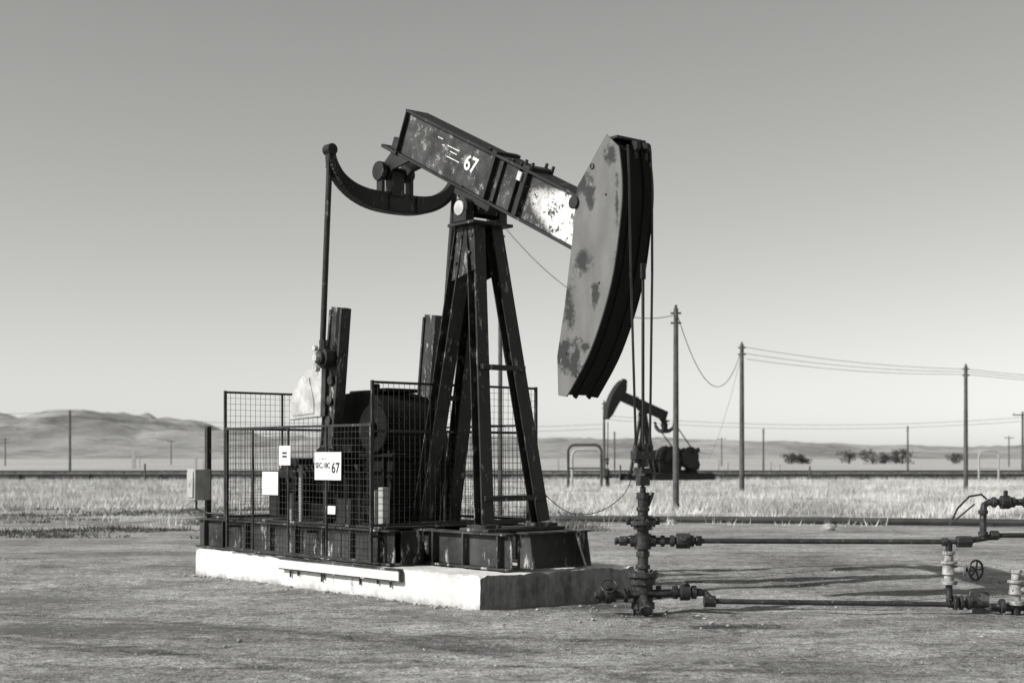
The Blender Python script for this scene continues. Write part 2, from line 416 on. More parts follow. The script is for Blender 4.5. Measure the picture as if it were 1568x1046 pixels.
    sp = B('samson_post', mb(M_post), e, None, 0.004)
    legs = {}
    for sg in (-1, 1):
        t1, f1 = Vector((2.55, sg*.13, 4.27)), Vector((2.04, sg*.42, .86))
        t2, f2 = Vector((2.74, sg*.12, 4.27)), Vector((3.47, sg*.21, .80))
        legs[sg] = (t1, f1)
        sp.ibar(f1, t1, 0.17, 0.15, 0.016, 0.014, up=(1, 0, 0)); sp.ibar(f2, t2, 0.19, 0.17, 0.016, 0.014, up=(1, 0, 0))
        sp.box((f1.x, f1.y, .83), (.3, .26, .04))
        sp.prism([(2.46, 3.75), (2.90, 3.65), (2.78, 4.27), (2.50, 4.27)], sg*.2-.008, sg*.2+.008)
    sp.box((Px, 0, 4.285), (0.48, 0.6, 0.035)); sp.box((Px, .25, 4.37), (.24, .12, .13)); sp.box((Px, -.25, 4.37), (.24, .12, .13))
    for z in (2.62, 1.14):
        k = (z-.86)/(4.27-.86); a = legs[-1][1].lerp(legs[-1][0], k); c = legs[1][1].lerp(legs[1][0], k)
        sp.bar(a+Vector((-.08, -.06, 0)), c+Vector((-.08, .06, 0)), .06, .06)
    sp.bar((3.15, -.17, 2.3), (3.15, .17, 2.3), .06, .06)
    for x, y, z in ((2.52, .21, 4.15), (2.7, .21, 4.15), (2.55, .21, 3.95), (2.8, .21, 3.85)): sp.cyl((x, y, z), (x, y+.02, z), .02, n=6)
    sp.done()
    arc = smooth_pts([(.115, 4.76), (.07, 4.42), (.09, 4.06), (.228, 3.38), (.527, 2.72), (.896, 2.24)], 6)
    back = [(1.03, 2.26), (1.045, 2.68), (.93, 3.2), (.825, 3.81), (.735, 4.44), (.30, 4.92)]
    outl = arc+back
    cxh = sum(p[0] for p in outl)/len(outl); czh = sum(p[1] for p in outl)/len(outl)
    inn = [(cxh+(p[0]-cxh)*.96, czh+(p[1]-czh)*.985) for p in outl]
    hc = B('horsehead_core', mb(M_arc), e, Rm); hc.prism(inn, -.215, .215)
    for yy in (-.1, .1):
        for i in range(len(arc)-1):
            a, c = arc[i], arc[i+1]; hc.bar((a[0]+.018, yy, a[1]), (c[0]+.018, yy, c[1]), .03, .05)
    hc.done()
    hs = B('horsehead_side_plate', mb(M_head), e, Rm, 0.004)
    hs.prism(outl, .215, .235); hs.done()
    hs = B('horsehead_far_plate', mb(M_arc), e, Rm, 0.004); hs.prism(outl, -.235, -.215); hs.done()
    hl = B('horsehead_lugs', mb(M_black), e, Rm, 0.004)
    hl.bar((.22, -.225, 4.88), (.22, .20, 4.88), .1, .03)
    for yy in (-.17, -.02): hl.cyl((.13, yy-.03, 4.80), (.13, yy+.03, 4.80), .06, n=12); hl.bar((.13, yy, 4.80), (.14, yy, 4.66), .05, .05)
    hl.cyl((.5, .235, 4.62), (.5, .25, 4.62), .03, n=10)
    if detail:
        hl.cyl((.77, .236, 4.28), (.77, .262, 4.28), .07, n=18)
        for q in ((.9, 2.7), (.3, 4.3), (.75, 2.45), (.4, 3.4)): hl.cyl((q[0], .235, q[1]), (q[0], .243, q[1]), .014, n=8)
    hl.done()
    br = B('bridle_cables', mb(M_black), e)
    if detail:
        for y, yb in ((-.165, -.10), (.165, .10)):
            br.tube([(.055, y, 4.78), (.035, y, 4.42), (.03, y, 4.1), (.02, y*.95, 3.5), (.0, yb, 1.62)], 0.013, 6)
        br.tube([(0, 0, 3.5), (0, 0, 1.2)], 0.016, 8)
        br.cyl((0, 0, 3.42), (0, 0, 3.58), .03, n=8)
    else:
        br.tube([(.05, 0, 3.9), (.0, 0, .8)], 0.03, 6); br.cyl((0, 0, 0), (0, 0, 1.1), .12)
        br.box((0, 0, .6), (.6, .3, .12))
    br.done()
    cb = B('carrier_bar', mb(M_well), e, None, 0.004)
    cb.box((0, 0, 1.62), (.09, .28, .09)); cb.cyl((0, 0, 1.66), (0, 0, 1.74), .055); cb.cyl((0, 0, 1.50), (0, 0, 1.58), .06, n=6)
    cb.box((.0, 0, 1.46), (.12, .16, .06)); cb.box((0, 0, 1.36), (.07, .14, .1))
    for y in (-.1, .1):
        cb.cyl((0, y, 1.54), (0, y, 1.72), .035, n=10)
    for y in (-.06, .06): cb.cyl((-.09, y, 1.42), (.09, y, 1.42), .018, n=8)
    cb.done()
    gb = B('gear_reducer', mb(M_drum), e, None, 0.015)
    gb.prism([(3.85, 1.0), (3.78, 1.6), (3.82, 1.95), (3.95, 2.2), (4.15, 2.35), (4.45, 2.42), (5.15, 2.38), (5.25, 2.2), (5.3, 1.0)], -.4, .4)
    gb.box((4.55, 0, 1.62), (1.7, .95, .05)); gb.box((4.55, 0, .9), (1.9, 1.0, .2))
    gb.box((4.3, 0, 2.43), (.3, .5, .05)); gb.cyl((4.68, -.85, 1.55), (4.68, .85, 1.55), .11)
    gb.cyl((4.05, .4, 1.95), (4.05, .52, 1.95), .30, n=28); gb.cyl((4.05, .52, 1.95), (4.05, .58, 1.95), .1)
    for x in (3.95, 4.25, 4.9, 5.15): gb.box((x, .42, 1.3), (.04, .06, .6))
    for x in (3.8, 4.1, 4.4, 4.8, 5.1, 5.3): gb.cyl((x, .45, 1.6), (x, .45, 1.68), .025, n=6)
    gb.cyl((4.5, .15, 2.42), (4.5, .15, 2.52), .05); gb.box((4.9, 0, 2.42), (.4, .3, .06))
    gb.done()
    mo = B('motor_and_belt_guard', mb(M_black), e, None, 0.01)
    mo.cyl((6.3, -.3, 1.25), (6.3, .35, 1.25), .26, n=24); mo.box((6.3, 0, .9), (.6, .6, .24)); mo.box((6.3, .1, 1.52), (.2, .25, .14))
    for k in range(7): mo.cyl((6.3, -.2+.08*k, 1.25), (6.3, -.18+.08*k, 1.25), .28, n=24)
    mo.prism([(3.9, 1.6), (4.1, 2.2), (4.5, 2.2), (6.5, 1.6), (6.62, 1.3), (6.5, 1.0), (6.2, 1.0), (4.1, 1.4)], -.6, -.46)
    mo.done()
    sk = B('steel_skid', mb(M_skid), e, None, 0.005)
    for y in (-.52, .52): sk.ibar((1.45, y, .575), (7.42, y, .575), .18, .40, .025, .02)
    for y in (-1.02, 1.02): sk.ibar((2.9, y, .575), (7.42, y, .575), .16, .40, .025, .02)
    sk.bar((2.9, -.94, .572), (2.9, -.62, .572), .03, .38); sk.bar((2.9, .62, .572), (2.9, .94, .572), .03, .38)
    sk.bar((1.46, -.428, .572), (1.46, .428, .572), .03, .38); sk.bar((7.40, -.9, .572), (7.40, .9, .572), .03, .38)
    sk.box((2.04, 0, .795), (.5, 1.15, .035)); sk.box((5.2, 0, .79), (4.2, 2.0, .025)); sk.box((3.47, 0, .82), (.4, .7, .03))
    for i, x in enumerate((3.15, 3.7, 4.3, 4.9, 5.5, 6.1, 6.7, 7.2)):
        sk.box((x, 1.03, .575), (.025, .125, .345))
    for x in (1.6, 2.2, 2.75): sk.box((x, .56, .575), (.03, .10, .345)); sk.box((x, -.56, .575), (.03, .10, .345))
    sk.prism([(1.2, .40), (1.43, .40), (1.43, .78), (1.27, .78)], .40, .43); sk.prism([(1.2, .40), (1.43, .40), (1.43, .78), (1.27, .78)], -.43, -.40)
    sk.box((1.32, 0, .785), (.2, .98, .02))
    sk.done()
    return e

RZ = math.atan2(0.758, -0.652)
pj = pumpjack((1.34, 14.55, 0), RZ)

def mesh_panel(name, a, c, z0, z1, parent, step=.075, mids=(), posts=(), t=.028):
    a, c = Vector(a), Vector(c); L = (c-a).length; d = (c-a)/L
    f = B(name+'_frame', M_frame, parent)
    for z in (z0, z1)+tuple(mids): f.bar(a+Vector((0, 0, z)), c+Vector((0, 0, z)), t, t)
    for k in (0, 1):
        p = a+d*L*k; f.bar(p+Vector((0, 0, z0-.02)), p+Vector((0, 0, z1+.02)), t+.004, t+.004)
    for k in posts:
        p = a+d*L*k; f.bar(p+Vector((0, 0, z0-.02)), p+Vector((0, 0, z1+.01)), t*.8, t*.8)
    f.done()
    m = B(name+'_mesh', M_mesh, parent)
    nrm = d.cross(Vector((0, 0, 1))).normalized()
    n = int(L/step)
    def sag(u, z): return nrm*(.014*noise.noise(Vector((u*1.5+len(name), z*2, a.x))))
    for i in range(1, n):
        u = L*i/n; zs = [z0+(z1-z0)*k/6 for k in range(7)]
        m.tube([a+d*u+Vector((0, 0, z))+sag(u, z) for z in zs], .0028, 4)
    n2 = int((z1-z0)/step)
    for i in range(1, n2):
        z = z0+(z1-z0)*i/n2+.003
        m.tube([a+d*(L*k/12)+Vector((0, 0, z))+sag(L*k/12, z) for k in range(13)], .0028, 4)
    m.done()
mesh_panel('near_guard', (3.11, 1.20, 0), (6.37, 1.20, 0), .42, 1.97, pj, posts=(.28, .54, .8))
mesh_panel('front_guard', (3.2, 1.12, 0), (3.2, -1.38, 0), .82, 2.46, pj, mids=(1.9,), posts=(.42,))
mesh_panel('rear_guard', (6.42, 1.20, 0), (6.42, -1.2, 0), .82, 2.45, pj, mids=(1.97,), posts=(.36,))
mesh_panel('far_guard', (3.25, -1.3, 0), (6.4, -1.3, 0), .82, 2.0, pj, posts=(.5,))
st = B('guard_struts', M_frame, pj)
for x in (3.13, 4.5, 6.35): st.bar((x, 1.18, .7), (x, 1.0, .7), .03, .03)
st.bar((3.3, -1.28, .8), (3.3, -1.05, .8), .04, .04)
st.done()
def signp(name, s0, s1, z0, z1, y=1.235):
    o = B(name, M_white, pj, None, .004); o.box(((s0+s1)/2, y, (z0+z1)/2), (s1-s0, .012, z1-z0))
    for a in (s0+.03, s1-.03): o.cyl((a, y, z1-.03), (a, y+.01, z1-.03), .008, n=6)
    return o.done()
signp('well_sign', 3.66, 4.22, 1.33, 1.66)
rt = Matrix.Rotation(rad(180), 4, 'Z') @ Matrix.Rotation(rad(90), 4, 'X')
text('well_sign_text', 'SEC.18C', .088, (4.04, 1.243, 1.50), rt, M_ink, pj)
text('well_sign_code', '- -- -', .08, (4.04, 1.243, 1.59), rt, M_ink, pj)
text('well_sign_number', '67', .17, (3.77, 1.243, 1.47), rt, M_ink, pj)
signp('notice_plate', 4.76, 5.02, 1.50, 1.74); signp('notice_plate_low', 5.05, 5.42, 1.13, 1.42); signp('small_plate', 3.78, 3.94, .93, 1.03)
text('notice_text', '=', .2, (4.89, 1.243, 1.62), rt, M_ink, pj)
cb = B('control_gear', M_box, pj, None, .006)
cb.box((3.35, .85, 1.02), (.10, .1, .46)); cb.box((3.50, .85, 1.0), (.06, .1, .42)); cb.cyl((4.9, 1.0, .8), (4.9, 1.0, 1.5), .03)
cb.cyl((5.2, .95, .8), (5.2, .95, 1.15), .04)
cb.done()
cb = B('conduits', M_black, pj, None, .004)
cb.box((4.0, .9, .95), (.3, .15, .3)); cb.box((5.7, .8, 1.1), (.25, .2, .5)); cb.tube([(5.2, .95, .9), (5.2, .95, 1.2), (5.4, .9, 1.35), (5.9, .6, 1.3), (6.2, .4, 1.3)], .02)
cb.tube([(3.7, .95, .8), (3.7, .95, 1.4), (3.85, .9, 1.5), (3.95, .6, 1.5)], .025); cb.box((4.35, .95, 1.0), (.1, .1, .4))
cb.done()
eb = empty('electric_box', (1.34-.652*7.25-.758*1.05, 14.55+.758*7.25-.652*1.05, 0), RZ)
o = B('box_body', M_box, eb, None, .01); o.box((-.04, .11, 1.23), (.22, .24, .42)); o.box((-.04, .24, 1.23), (.17, .02, .36)); o.box((-.04, .255, 1.23), (.03, .02, .06)); o.done()
o = B('box_post', M_frame, eb, None, .004); o.bar((0, -.05, 0), (0, -.05, 2.02), .07, .07); o.tube([(.05, .1, 1.02), (.05, .1, .9), (-.1, .0, .84), (-.4, -.1, .83)], .018); o.done()

# ------------------------------------------------------------------ concrete base
def rough_block(name, x0, x1, y0, y1, z0, z1, mat, parent, amp=.009, seed=0):
    bm = bmesh.new()
    nx, ny, nz = max(2, int((x1-x0)/.035)), max(2, int((y1-y0)/.05)), max(2, int((z1-z0)/.04))
    vd = {}
    def V(i, j, k):
        if (i, j, k) not in vd:
            p = Vector((x0+(x1-x0)*i/nx, y0+(y1-y0)*j/ny, z0+(z1-z0)*k/nz))
            edge = (i in (0, nx))+(j in (0, ny))+(k in (0, nz))
            q = p*3.1+Vector((seed, 0, 0))
            a = amp*(1.4 if edge > 1 else 1)
            p2 = p+noise.noise_vector(q)*a+noise.noise_vector(q*4)*a*.6+noise.noise_vector(q*9)*a*.4
            if edge > 1 and k == nz:
                ch = max(0, noise.noise(p*7.0+Vector((9, seed, 0)))-.1)+.5*max(0, noise.noise(p*19.0)-.1)
                p2.z -= ch*.07
            vd[(i, j, k)] = bm.verts.new(p2)
        return vd[(i, j, k)]
    for i in range(nx):
        for j in range(ny):
            bm.faces.new((V(i, j, nz), V(i+1, j, nz), V(i+1, j+1, nz), V(i, j+1, nz)))
        for k in range(nz):
            for j in (0, ny): bm.faces.new((V(i, j, k), V(i+1, j, k), V(i+1, j, k+1), V(i, j, k+1)))
    for j in range(ny):
        for k in range(nz):
            for i in (0, nx):
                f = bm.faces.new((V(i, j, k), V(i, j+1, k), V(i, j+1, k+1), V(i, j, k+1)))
                if i == 0: f.material_index = 1  # end face gets the darker copy, shade held in its colour
    bmesh.ops.recalc_face_normals(bm, faces=bm.faces)
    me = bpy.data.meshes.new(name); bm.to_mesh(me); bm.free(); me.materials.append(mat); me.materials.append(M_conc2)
    ob = bpy.data.objects.new(name, me); scene.collection.objects.link(ob); ob.parent = parent; return ob
cbz = empty('concrete_foundation', (1.34, 14.55, 0), RZ)
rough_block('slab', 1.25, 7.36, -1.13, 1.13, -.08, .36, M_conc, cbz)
o = B('edge_channel', M_conc, cbz); o.box((3.85, 1.165, .285), (2.5, .05, .11)); o.done()
o = B('edge_plank', M_skid, cbz); o.box((3.85, 1.17, .352), (2.52, .07, .018)); o.box((3.85, 1.185, .222), (2.5, .03, .012)); o.box((2.585, 1.17, .28), (.02, .05, .12)); o.done()
dr = B('drips', M_skid, cbz)
for s_, l in ((4.9, .09), (4.72, .06), (4.2, .1), (4.15, .07), (3.4, .08), (3.05, .05), (2.8, .07)):
    dr.box((s_, 1.152, .215-l/2), (.02, .015, l))
dr.done()

# ------------------------------------------------------------------ wellhead
wh = empty('wellhead', (1.34, 14.55, 0))
w = B('tree', M_well, wh, None, .004)
def flange(b_, c, ax, R, t, bolts=8):
    c, ax = Vector(c), Vector(ax).normalized()
    b_.cyl(c-ax*t/2, c+ax*t/2, R, n=20)
    a = ax.orthogonal().normalized(); e_ = ax.cross(a)
    for i in range(bolts):
        q = c+(a*math.cos(2*math.pi*i/bolts)+e_*math.sin(2*math.pi*i/bolts))*R*.82
        b_.cyl(q-ax*(t/2+.02), q+ax*(t/2+.02), .014, n=6)
Z = (0, 0, 1)
w.cyl((0, 0, -.05), (0, 0, .36), .1); w.cyl((0, 0, .05), (0, 0, .12), .12); flange(w, (0, 0, .40), Z, .16, .05); w.cyl((0, 0, .3), (0, 0, .37), .13)
w.cyl((0, 0, .42), (0, 0, .7), .055); w.cyl((0, 0, .46), (0, 0, .5), .075, n=6); w.cyl((0, 0, .66), (0, 0, .82), .085); w.cyl((0, 0, .58), (0, 0, .64), .07, n=8)
w.cyl((-.13, 0, .745), (.13, 0, .745), .06); w.cyl((0, 0, .82), (0, 0, .86), .06)
w.cyl((0, 0, .86), (0, 0, 1.0), .10, n=8); flange(w, (0, 0, .93), Z, .14, .045, 6)
w.cyl((-.16, 0, .95), (.16, 0, .95), .03); w.cyl((-.17, 0, .95), (-.13, 0, .95), .045, n=6); w.cyl((.13, 0, .95), (.17, 0, .95), .045, n=6)
w.cyl((0, 0, 1.0), (0, 0, 1.2), .055); w.cyl((0, 0, 1.05), (0, 0, 1.09), .07, n=6); w.cyl((0, 0, 1.17), (0, 0, 1.24), .07, n=8); w.cyl((0, 0, 1.24), (0, 0, 1.30), .03)
w.cyl((.05, 0, 1.1), (.10, -.02, 1.24), .02, n=8)
w.cyl((-.27, 0, .745), (-.1, 0, .745), .03); w.cyl((-.24, 0, .745), (-.16, 0, .745), .05, n=8); w.cyl((-.29, 0, .745), (-.26, 0, .745), .042, n=6); w.bar((-.2, 0, .78), (-.12, -.03, .80), .02, .015)
w.cyl((-.5, -.1, .20), (.6, 0, .22), .042)
for x in (-.18, -.30, -.44): w.cyl((x-.02, -.06, .20), (x+.02, -.06, .20), .075, n=12)
w.cyl((-.40, -.08, .20), (-.33, -.07, .20), .09, n=12); w.cyl((-.36, -.08, .2), (-.36, -.16, .29), .025); w.ring((-.36, -.17, .30), (0, -.6, .6), .08, .01)
w.cyl((.0, 0, .2), (.0, -.25, .10), .05); w.cyl((0, -.25, .1), (0, -.33, .06), .065, n=8)
for x in (.16, .33, .52): w.cyl((x-.025, 0, .22), (x+.025, 0, .22), .07, n=12)
w.cyl((.38, 0, .22), (.48, 0, .22), .085, n=12); w.cyl((.43, 0, .22), (.43, -.05, .33), .03); w.bar((.43, -.05, .34), (.6, -.05, .33), .02, .02)
w.tube([(.55, 0, .22), (.64, 0, .21), (.67, -.02, .18), (.68, -.02, .10)], .035, 8); w.cyl((.62, -.02, .13), (.74, -.02, .13), .06, n=10)
for x in (.20, .30, .50): w.cyl((x-.02, 0, .745), (x+.02, 0, .745), .06, n=12)
w.cyl((.1, 0, .745), (.6, 0, .745), .038); w.cyl((.34, 0, .745), (.48, 0, .745), .08, n=14); w.cyl((.41, 0, .745), (.41, -.1, .78), .035); w.cyl((.54, 0, .745), (.6, 0, .745), .055, n=6)
w.done()

mf = empty('pipe_manifold', (0, 14.55, 0))
f = B('flowlines', M_pipe, mf)
f.cyl((1.9, 0, .745), (4.62, 0, .735), .027, n=12); f.cyl((2.0, -.02, .13), (4.5, -.04, .10), .027, n=12)
f.done()
f = B('risers_and_fittings', M_well, mf, None, .003)
f.cyl((4.55, 0, .737), (4.7, 0, .737), .06, n=8); f.cyl((4.4, 0, .735), (4.46, 0, .735), .045, n=6); f.cyl((4.62, 0, .737), (5.0, .02, .80), .03); f.cyl((4.9, .02, .8), (4.98, .02, .8), .05, n=8)
f.cyl((4.98, .02, .80), (5.9, .1, .80), .025)
f.tube([(4.82, 0, .76), (4.82, 0, 1.05), (4.83, 0, 1.11), (4.88, 0, 1.14), (5.9, .05, 1.14)], .035, 10)
for z in (.82, 1.04): f.cyl((4.82, 0, z-.02), (4.82, 0, z+.02), .052, n=8)
for x in (4.93, 5.12, 5.25, 5.5): f.cyl((x-.02, 0, 1.14), (x+.02, 0, 1.14), .055, n=8)
f.cyl((5.0, 0, 1.14), (5.09, 0, 1.14), .07, n=12); f.cyl((5.05, 0, 1.14), (5.05, 0, 1.26), .022)
f.tube([(4.47, -.05, .93), (4.55, -.03, 1.08), (4.68, .0, 1.2), (4.80, .0, 1.22), (4.86, 0, 1.17)], .012, 6); f.cyl((4.5, .1, .9), (4.75, .05, 1.12), .010, n=6)
f.cyl((4.47, 0, .60), (4.47, 0, .735), .035); f.cyl((4.45, -.04, .10), (4.85, -.04, .10), .035)
f.cyl((4.47, -.02, .1), (4.47, 0, .35), .035)
for x in (4.52, 4.58, 4.66): f.cyl((x-.018, -.04, .12), (x+.018, -.04, .12), .075, n=12)
f.cyl((4.85, -.1, .08), (5.9, -.1, .08), .04)
f.cyl((5.12, -.1, 0.0), (5.12, -.1, .3), .045)
for x in (4.98, 5.28, 5.36): f.cyl((x-.02, -.1, .09), (x+.02, -.1, .09), .075, n=12)
f.cyl((5.3, 0, .6), (6.0, 0, .62), .02); f.done()
def pale_valve(name, x, y, z0, z1):
    v = B(name, M_valve, mf, None, .004)
    h = z1-z0
    v.cyl((x, y, z0), (x, y, z0+h*.12), .085, n=14); v.cyl((x, y, z0+.12*h), (x, y, z0+h*.3), .05); v.cyl((x, y, z0+h*.3), (x, y, z0+h*.62), .075, .06, n=14)
    v.cyl((x, y, z0+.62*h), (x, y, z0+.7*h), .085, n=14); v.cyl((x, y, z0+.7*h), (x, y, z0+.9*h), .045); v.cyl((x, y, z0+.9*h), (x, y, z1), .065, n=6)
    v.cyl((x, y, z0+.45*h), (x+.14, y-.05, z0+.45*h), .05, .04); v.cyl((x+.13, y-.045, z0+.45*h), (x+.16, y-.055, z0+.45*h), .07, n=12)
    v.done()
    wv = B(name+'_handwheel', M_well, mf)
    c = Vector((x+.25, y-.08, z0+.45*h)); ax = Vector((.5, -.85, 0))
    wv.cyl((x+.14, y-.05, z0+.45*h), c, .016); wv.ring(c, ax, .1, .012)
    a = ax.normalized().orthogonal().normalized(); e_ = ax.normalized().cross(a)
    for i in range(5):
        t = i*2*math.pi/5; wv.cyl(c, c+(a*math.cos(t)+e_*math.sin(t))*.1, .009, n=6)
    wv.done()
pale_valve('valve', 4.47, 0, .30, .64); pale_valve('lower_valve', 5.12, -.1, .10, .46)
o = B('footing', M_conc2, mf, None, .01); o.box((4.83, .15, .09), (.16, .16, .24)); o.box((5.35, .1, .05), (.2, .2, .16)); o.done()

wc = B('slack_cable', M_wire)
wc.tube(smooth_pts([(.1, 17.6, 1.75), (.22, 17.8, 1.4), (.5, 18.1, 1.05), (.82, 18.5, .86), (1.2, 18.8, .9), (1.5, 19.1, 1.1), (1.62, 19.3, 1.3)], 6), .006, 5)
wc.done()

# ------------------------------------------------------------------ ground
def axis(lims):
    out = []
    for a, c, st_ in lims: out += list(np.arange(a, c, st_))
    out.append(lims[-1][1]); return np.array(out)
xs = axis([(-6000, -400, 400), (-400, -40, 20), (-40, -12, 2), (-12, 12, .12), (12, 40, 2), (40, 400, 20), (400, 6000, 400)])
ys = axis([(-400, 0, 40), (0, 6, 1), (6, 24, .12), (24, 60, 2), (60, 400, 20), (400, 6000, 400)])
vs = []
for y in ys:
    for x in xs:
        z = 0
        if abs(x) < 12.1 and 5 < y < 24.1:
            z = noise.noise(Vector((x*.7, y*.7, 0)))*.02+noise.noise(Vector((x*1.8, y*2.4, 4)))*.020+noise.noise(Vector((x*5, y*6, 8)))*.012
            f_ = min(1, (12-abs(x))/2, (24-y)/3, (y-6)/1); z *= max(0, f_)
        vs.append((float(x), float(y), z))
nx = len(xs); fs = [(j*nx+i, j*nx+i+1, (j+1)*nx+i+1, (j+1)*nx+i) for j in range(len(ys)-1) for i in range(nx-1)]
me = bpy.data.meshes.new('ground'); me.from_pydata(vs, [], fs); me.materials.append(M_ground)
for p in me.polygons: p.use_smooth = True
scene.collection.objects.link(bpy.data.objects.new('ground', me))

# hills
hx = np.linspace(-3500, 4000, 520); hy = np.linspace(1300, 3600, 130)
def hh_(x, y):
    h = 44*math.exp(-((x+690)/190)**2) + 26*math.exp(-((x+930)/110)**2) + 30*math.exp(-((x+1500)/300)**2)
    h += 19*(1/(1+math.exp((x-380)/90))) + 17
    h += 5*math.exp(-((x-900)/150)**2)+6*math.exp(-((x-1150)/200)**2)
    n_ = noise.fractal(Vector((x*.004, y*.004, 1.7)), .8, 2.1, 7)
    r_ = 1-abs(noise.noise(Vector((x*.011, y*.004, 5))))*2.4
    r2 = 1-abs(noise.noise(Vector((x*.025, y*.008, 15))))*2.4
    h = h*(.78+.17*r_+.10*r2)+n_*7
    t = (y-1300)/1000
    env = max(0, min(1, t)); env = env*env*(3-2*env)
    back = max(0, 1-max(0, y-2500)/900)
    return h*env*back - 1
vs = [(float(x), float(y), hh_(x, y)) for y in hy for x in hx]; nx = len(hx)
fs = [(j*nx+i, j*nx+i+1, (j+1)*nx+i+1, (j+1)*nx+i) for j in range(len(hy)-1) for i in range(nx-1)]
me = bpy.data.meshes.new('hills'); me.from_pydata(vs, [], fs); me.materials.append(M_hill)
for p in me.polygons: p.use_smooth = True
scene.collection.objects.link(bpy.data.objects.new('hills', me))

# ------------------------------------------------------------------ vegetation and stones (single meshes)
def tri_mesh(name, mat, co):
    n = len(co); me = bpy.data.meshes.new(name)
    me.vertices.add(n*3); me.vertices.foreach_set('co', co.reshape(-1))
    me.loops.add(n*3); me.loops.foreach_set('vertex_index', np.arange(n*3, dtype=np.int32))
    me.polygons.add(n); me.polygons.foreach_set('loop_start', np.arange(0, n*3, 3, dtype=np.int32))
    me.update(calc_edges=True); me.materials.append(mat)
    ob = bpy.data.objects.new(name, me); scene.collection.objects.link(ob); return ob
def blades(name, mat, centers, nb, hgt, wid, spread, lean=.35):
    n = len(centers)*nb
    c = np.repeat(np.asarray(centers), nb, axis=0)
    hs = np.repeat(np.random.uniform(.35, 1.2, len(centers))**1.7, nb)*np.random.uniform(.4, 1.1, n)*hgt
    ang = np.random.uniform(0, 2*np.pi, n); rr = np.random.rand(n)*spread
    bx = c[:, 0]+np.cos(ang)*rr; by = c[:, 1]+np.sin(ang)*rr
    a2 = np.random.uniform(0, np.pi, n); w_ = wid*np.random.uniform(.5, 1.3, n)/2
    tx = bx+np.cos(ang)*hs*lean*np.random.rand(n); ty = by+np.sin(ang)*hs*lean*np.random.rand(n)
    co = np.zeros((n, 3, 3))
    co[:, 0] = np.stack([bx-np.cos(a2)*w_, by-np.sin(a2)*w_, np.full(n, -.01)], 1)
    co[:, 1] = np.stack([bx+np.cos(a2)*w_, by+np.sin(a2)*w_, np.full(n, -.01)], 1)
    co[:, 2] = np.stack([tx, ty, hs], 1)
    tri_mesh(name, mat, co)
def field(n, y0, y1, pw=1.0, keep=None):
    out = []
    while len(out) < n:
        y = y0+(y1-y0)*random.random()**pw; x = random.uniform(-.47*y-4, .47*y+4)
        if keep is None or keep(x, y): out.append((x, y))
    return out
def kp(x, y):
    edge = 43+4*noise.noise(Vector((x*.15, 0, 0)))+3*noise.noise(Vector((x*.7, 3, 0)))
    if x > 0: edge = 38+3*noise.noise(Vector((x*.4, 0, 0)))
    if y < edge: return random.random() < .03
    d = noise.noise(Vector((x*.14, y*.22, 2)))+.5*noise.noise(Vector((x*.5, y*.6, 9)))
    return d > -.05 or random.random() < .12
blades('dry_grass', M_grass, field(24000, 33, 98, 1.35, kp), 12, .31, .02, .40, 1.0)
def kp2(x, y): return noise.noise(Vector((x*.25, y*.5, 7))) > .05
blades('weeds', M_scrub, field(2400, 28, 44, 1, lambda x, y: x < 2 and kp2(x, y)), 12, .10, .035, .28, 1.0)
blades('scrub', M_scrub, [(random.uniform(-60, 60), random.uniform(101, 125)) for _ in range(3500)], 10, .40, .10, .6, .8)
co = []
for _ in range(28000):
    y = 8+26*random.random()**1.7; x = random.uniform(-.42*y-1, .42*y+1)
    r = .004+.010*random.random()**3+(.015*random.random() if random.random() < .02 else 0)
    r *= .7+y/30
    p = [Vector(d)*r*random.uniform(.5, 1.3) for d in ((1, 0, 0), (0, 1, 0), (-1, 0, 0), (0, -1, 0), (0, 0, .6), (0, 0, -.6))]
    a = random.random()*6.28; Rz = Matrix.Rotation(a, 3, 'Z'); c0 = Vector((x, y, r*.2))
    p = [Rz @ q+c0 for q in p]
    for i in range(4): co.append([p[i], p[(i+1) % 4], p[4]])
co = np.array([[tuple(q) for q in t] for t in co])
tri_mesh('gravel', M_pebble, co)
bm = bmesh.new()
for i in range(210):
    if i < 12: x, y, r = random.uniform(1.2, 5), random.uniform(34, 37), random.uniform(.05, .12)
    elif i == 12: x, y, r = 6.9, 31, .17
    elif i < 40: x, y, r = random.uniform(-.3, 2.6), random.uniform(13.2, 15.0), random.uniform(.010, .024)
    elif i < 150:
        s_ = random.uniform(1.1, 7.5); t_ = -1.13-abs(random.gauss(0, .12)); r = random.uniform(.008, .028)
        x, y = 1.34-.652*s_+.758*t_, 14.55+.758*s_+.652*t_
    else:
        y = random.uniform(10.5, 32); x = random.uniform(-.36, .38)*y; r = random.uniform(.010, .024)
        if x > -5 and 14 < y < 20 and x < 2: continue
    res = bmesh.ops.create_icosphere(bm, subdivisions=2, radius=r)
    for v in res['verts']:
        v.co = v.co+noise.noise_vector(v.co/r*1.1+Vector((i, 0, 0)))*r*.4; v.co.z *= .65; v.co += Vector((x, y, r*.3))
me = bpy.data.meshes.new('rocks'); bm.to_mesh(me); bm.free(); me.materials.append(M_rock)
scene.collection.objects.link(bpy.data.objects.new('rocks', me))
co = []
trunk = B('trunks', M_farm)
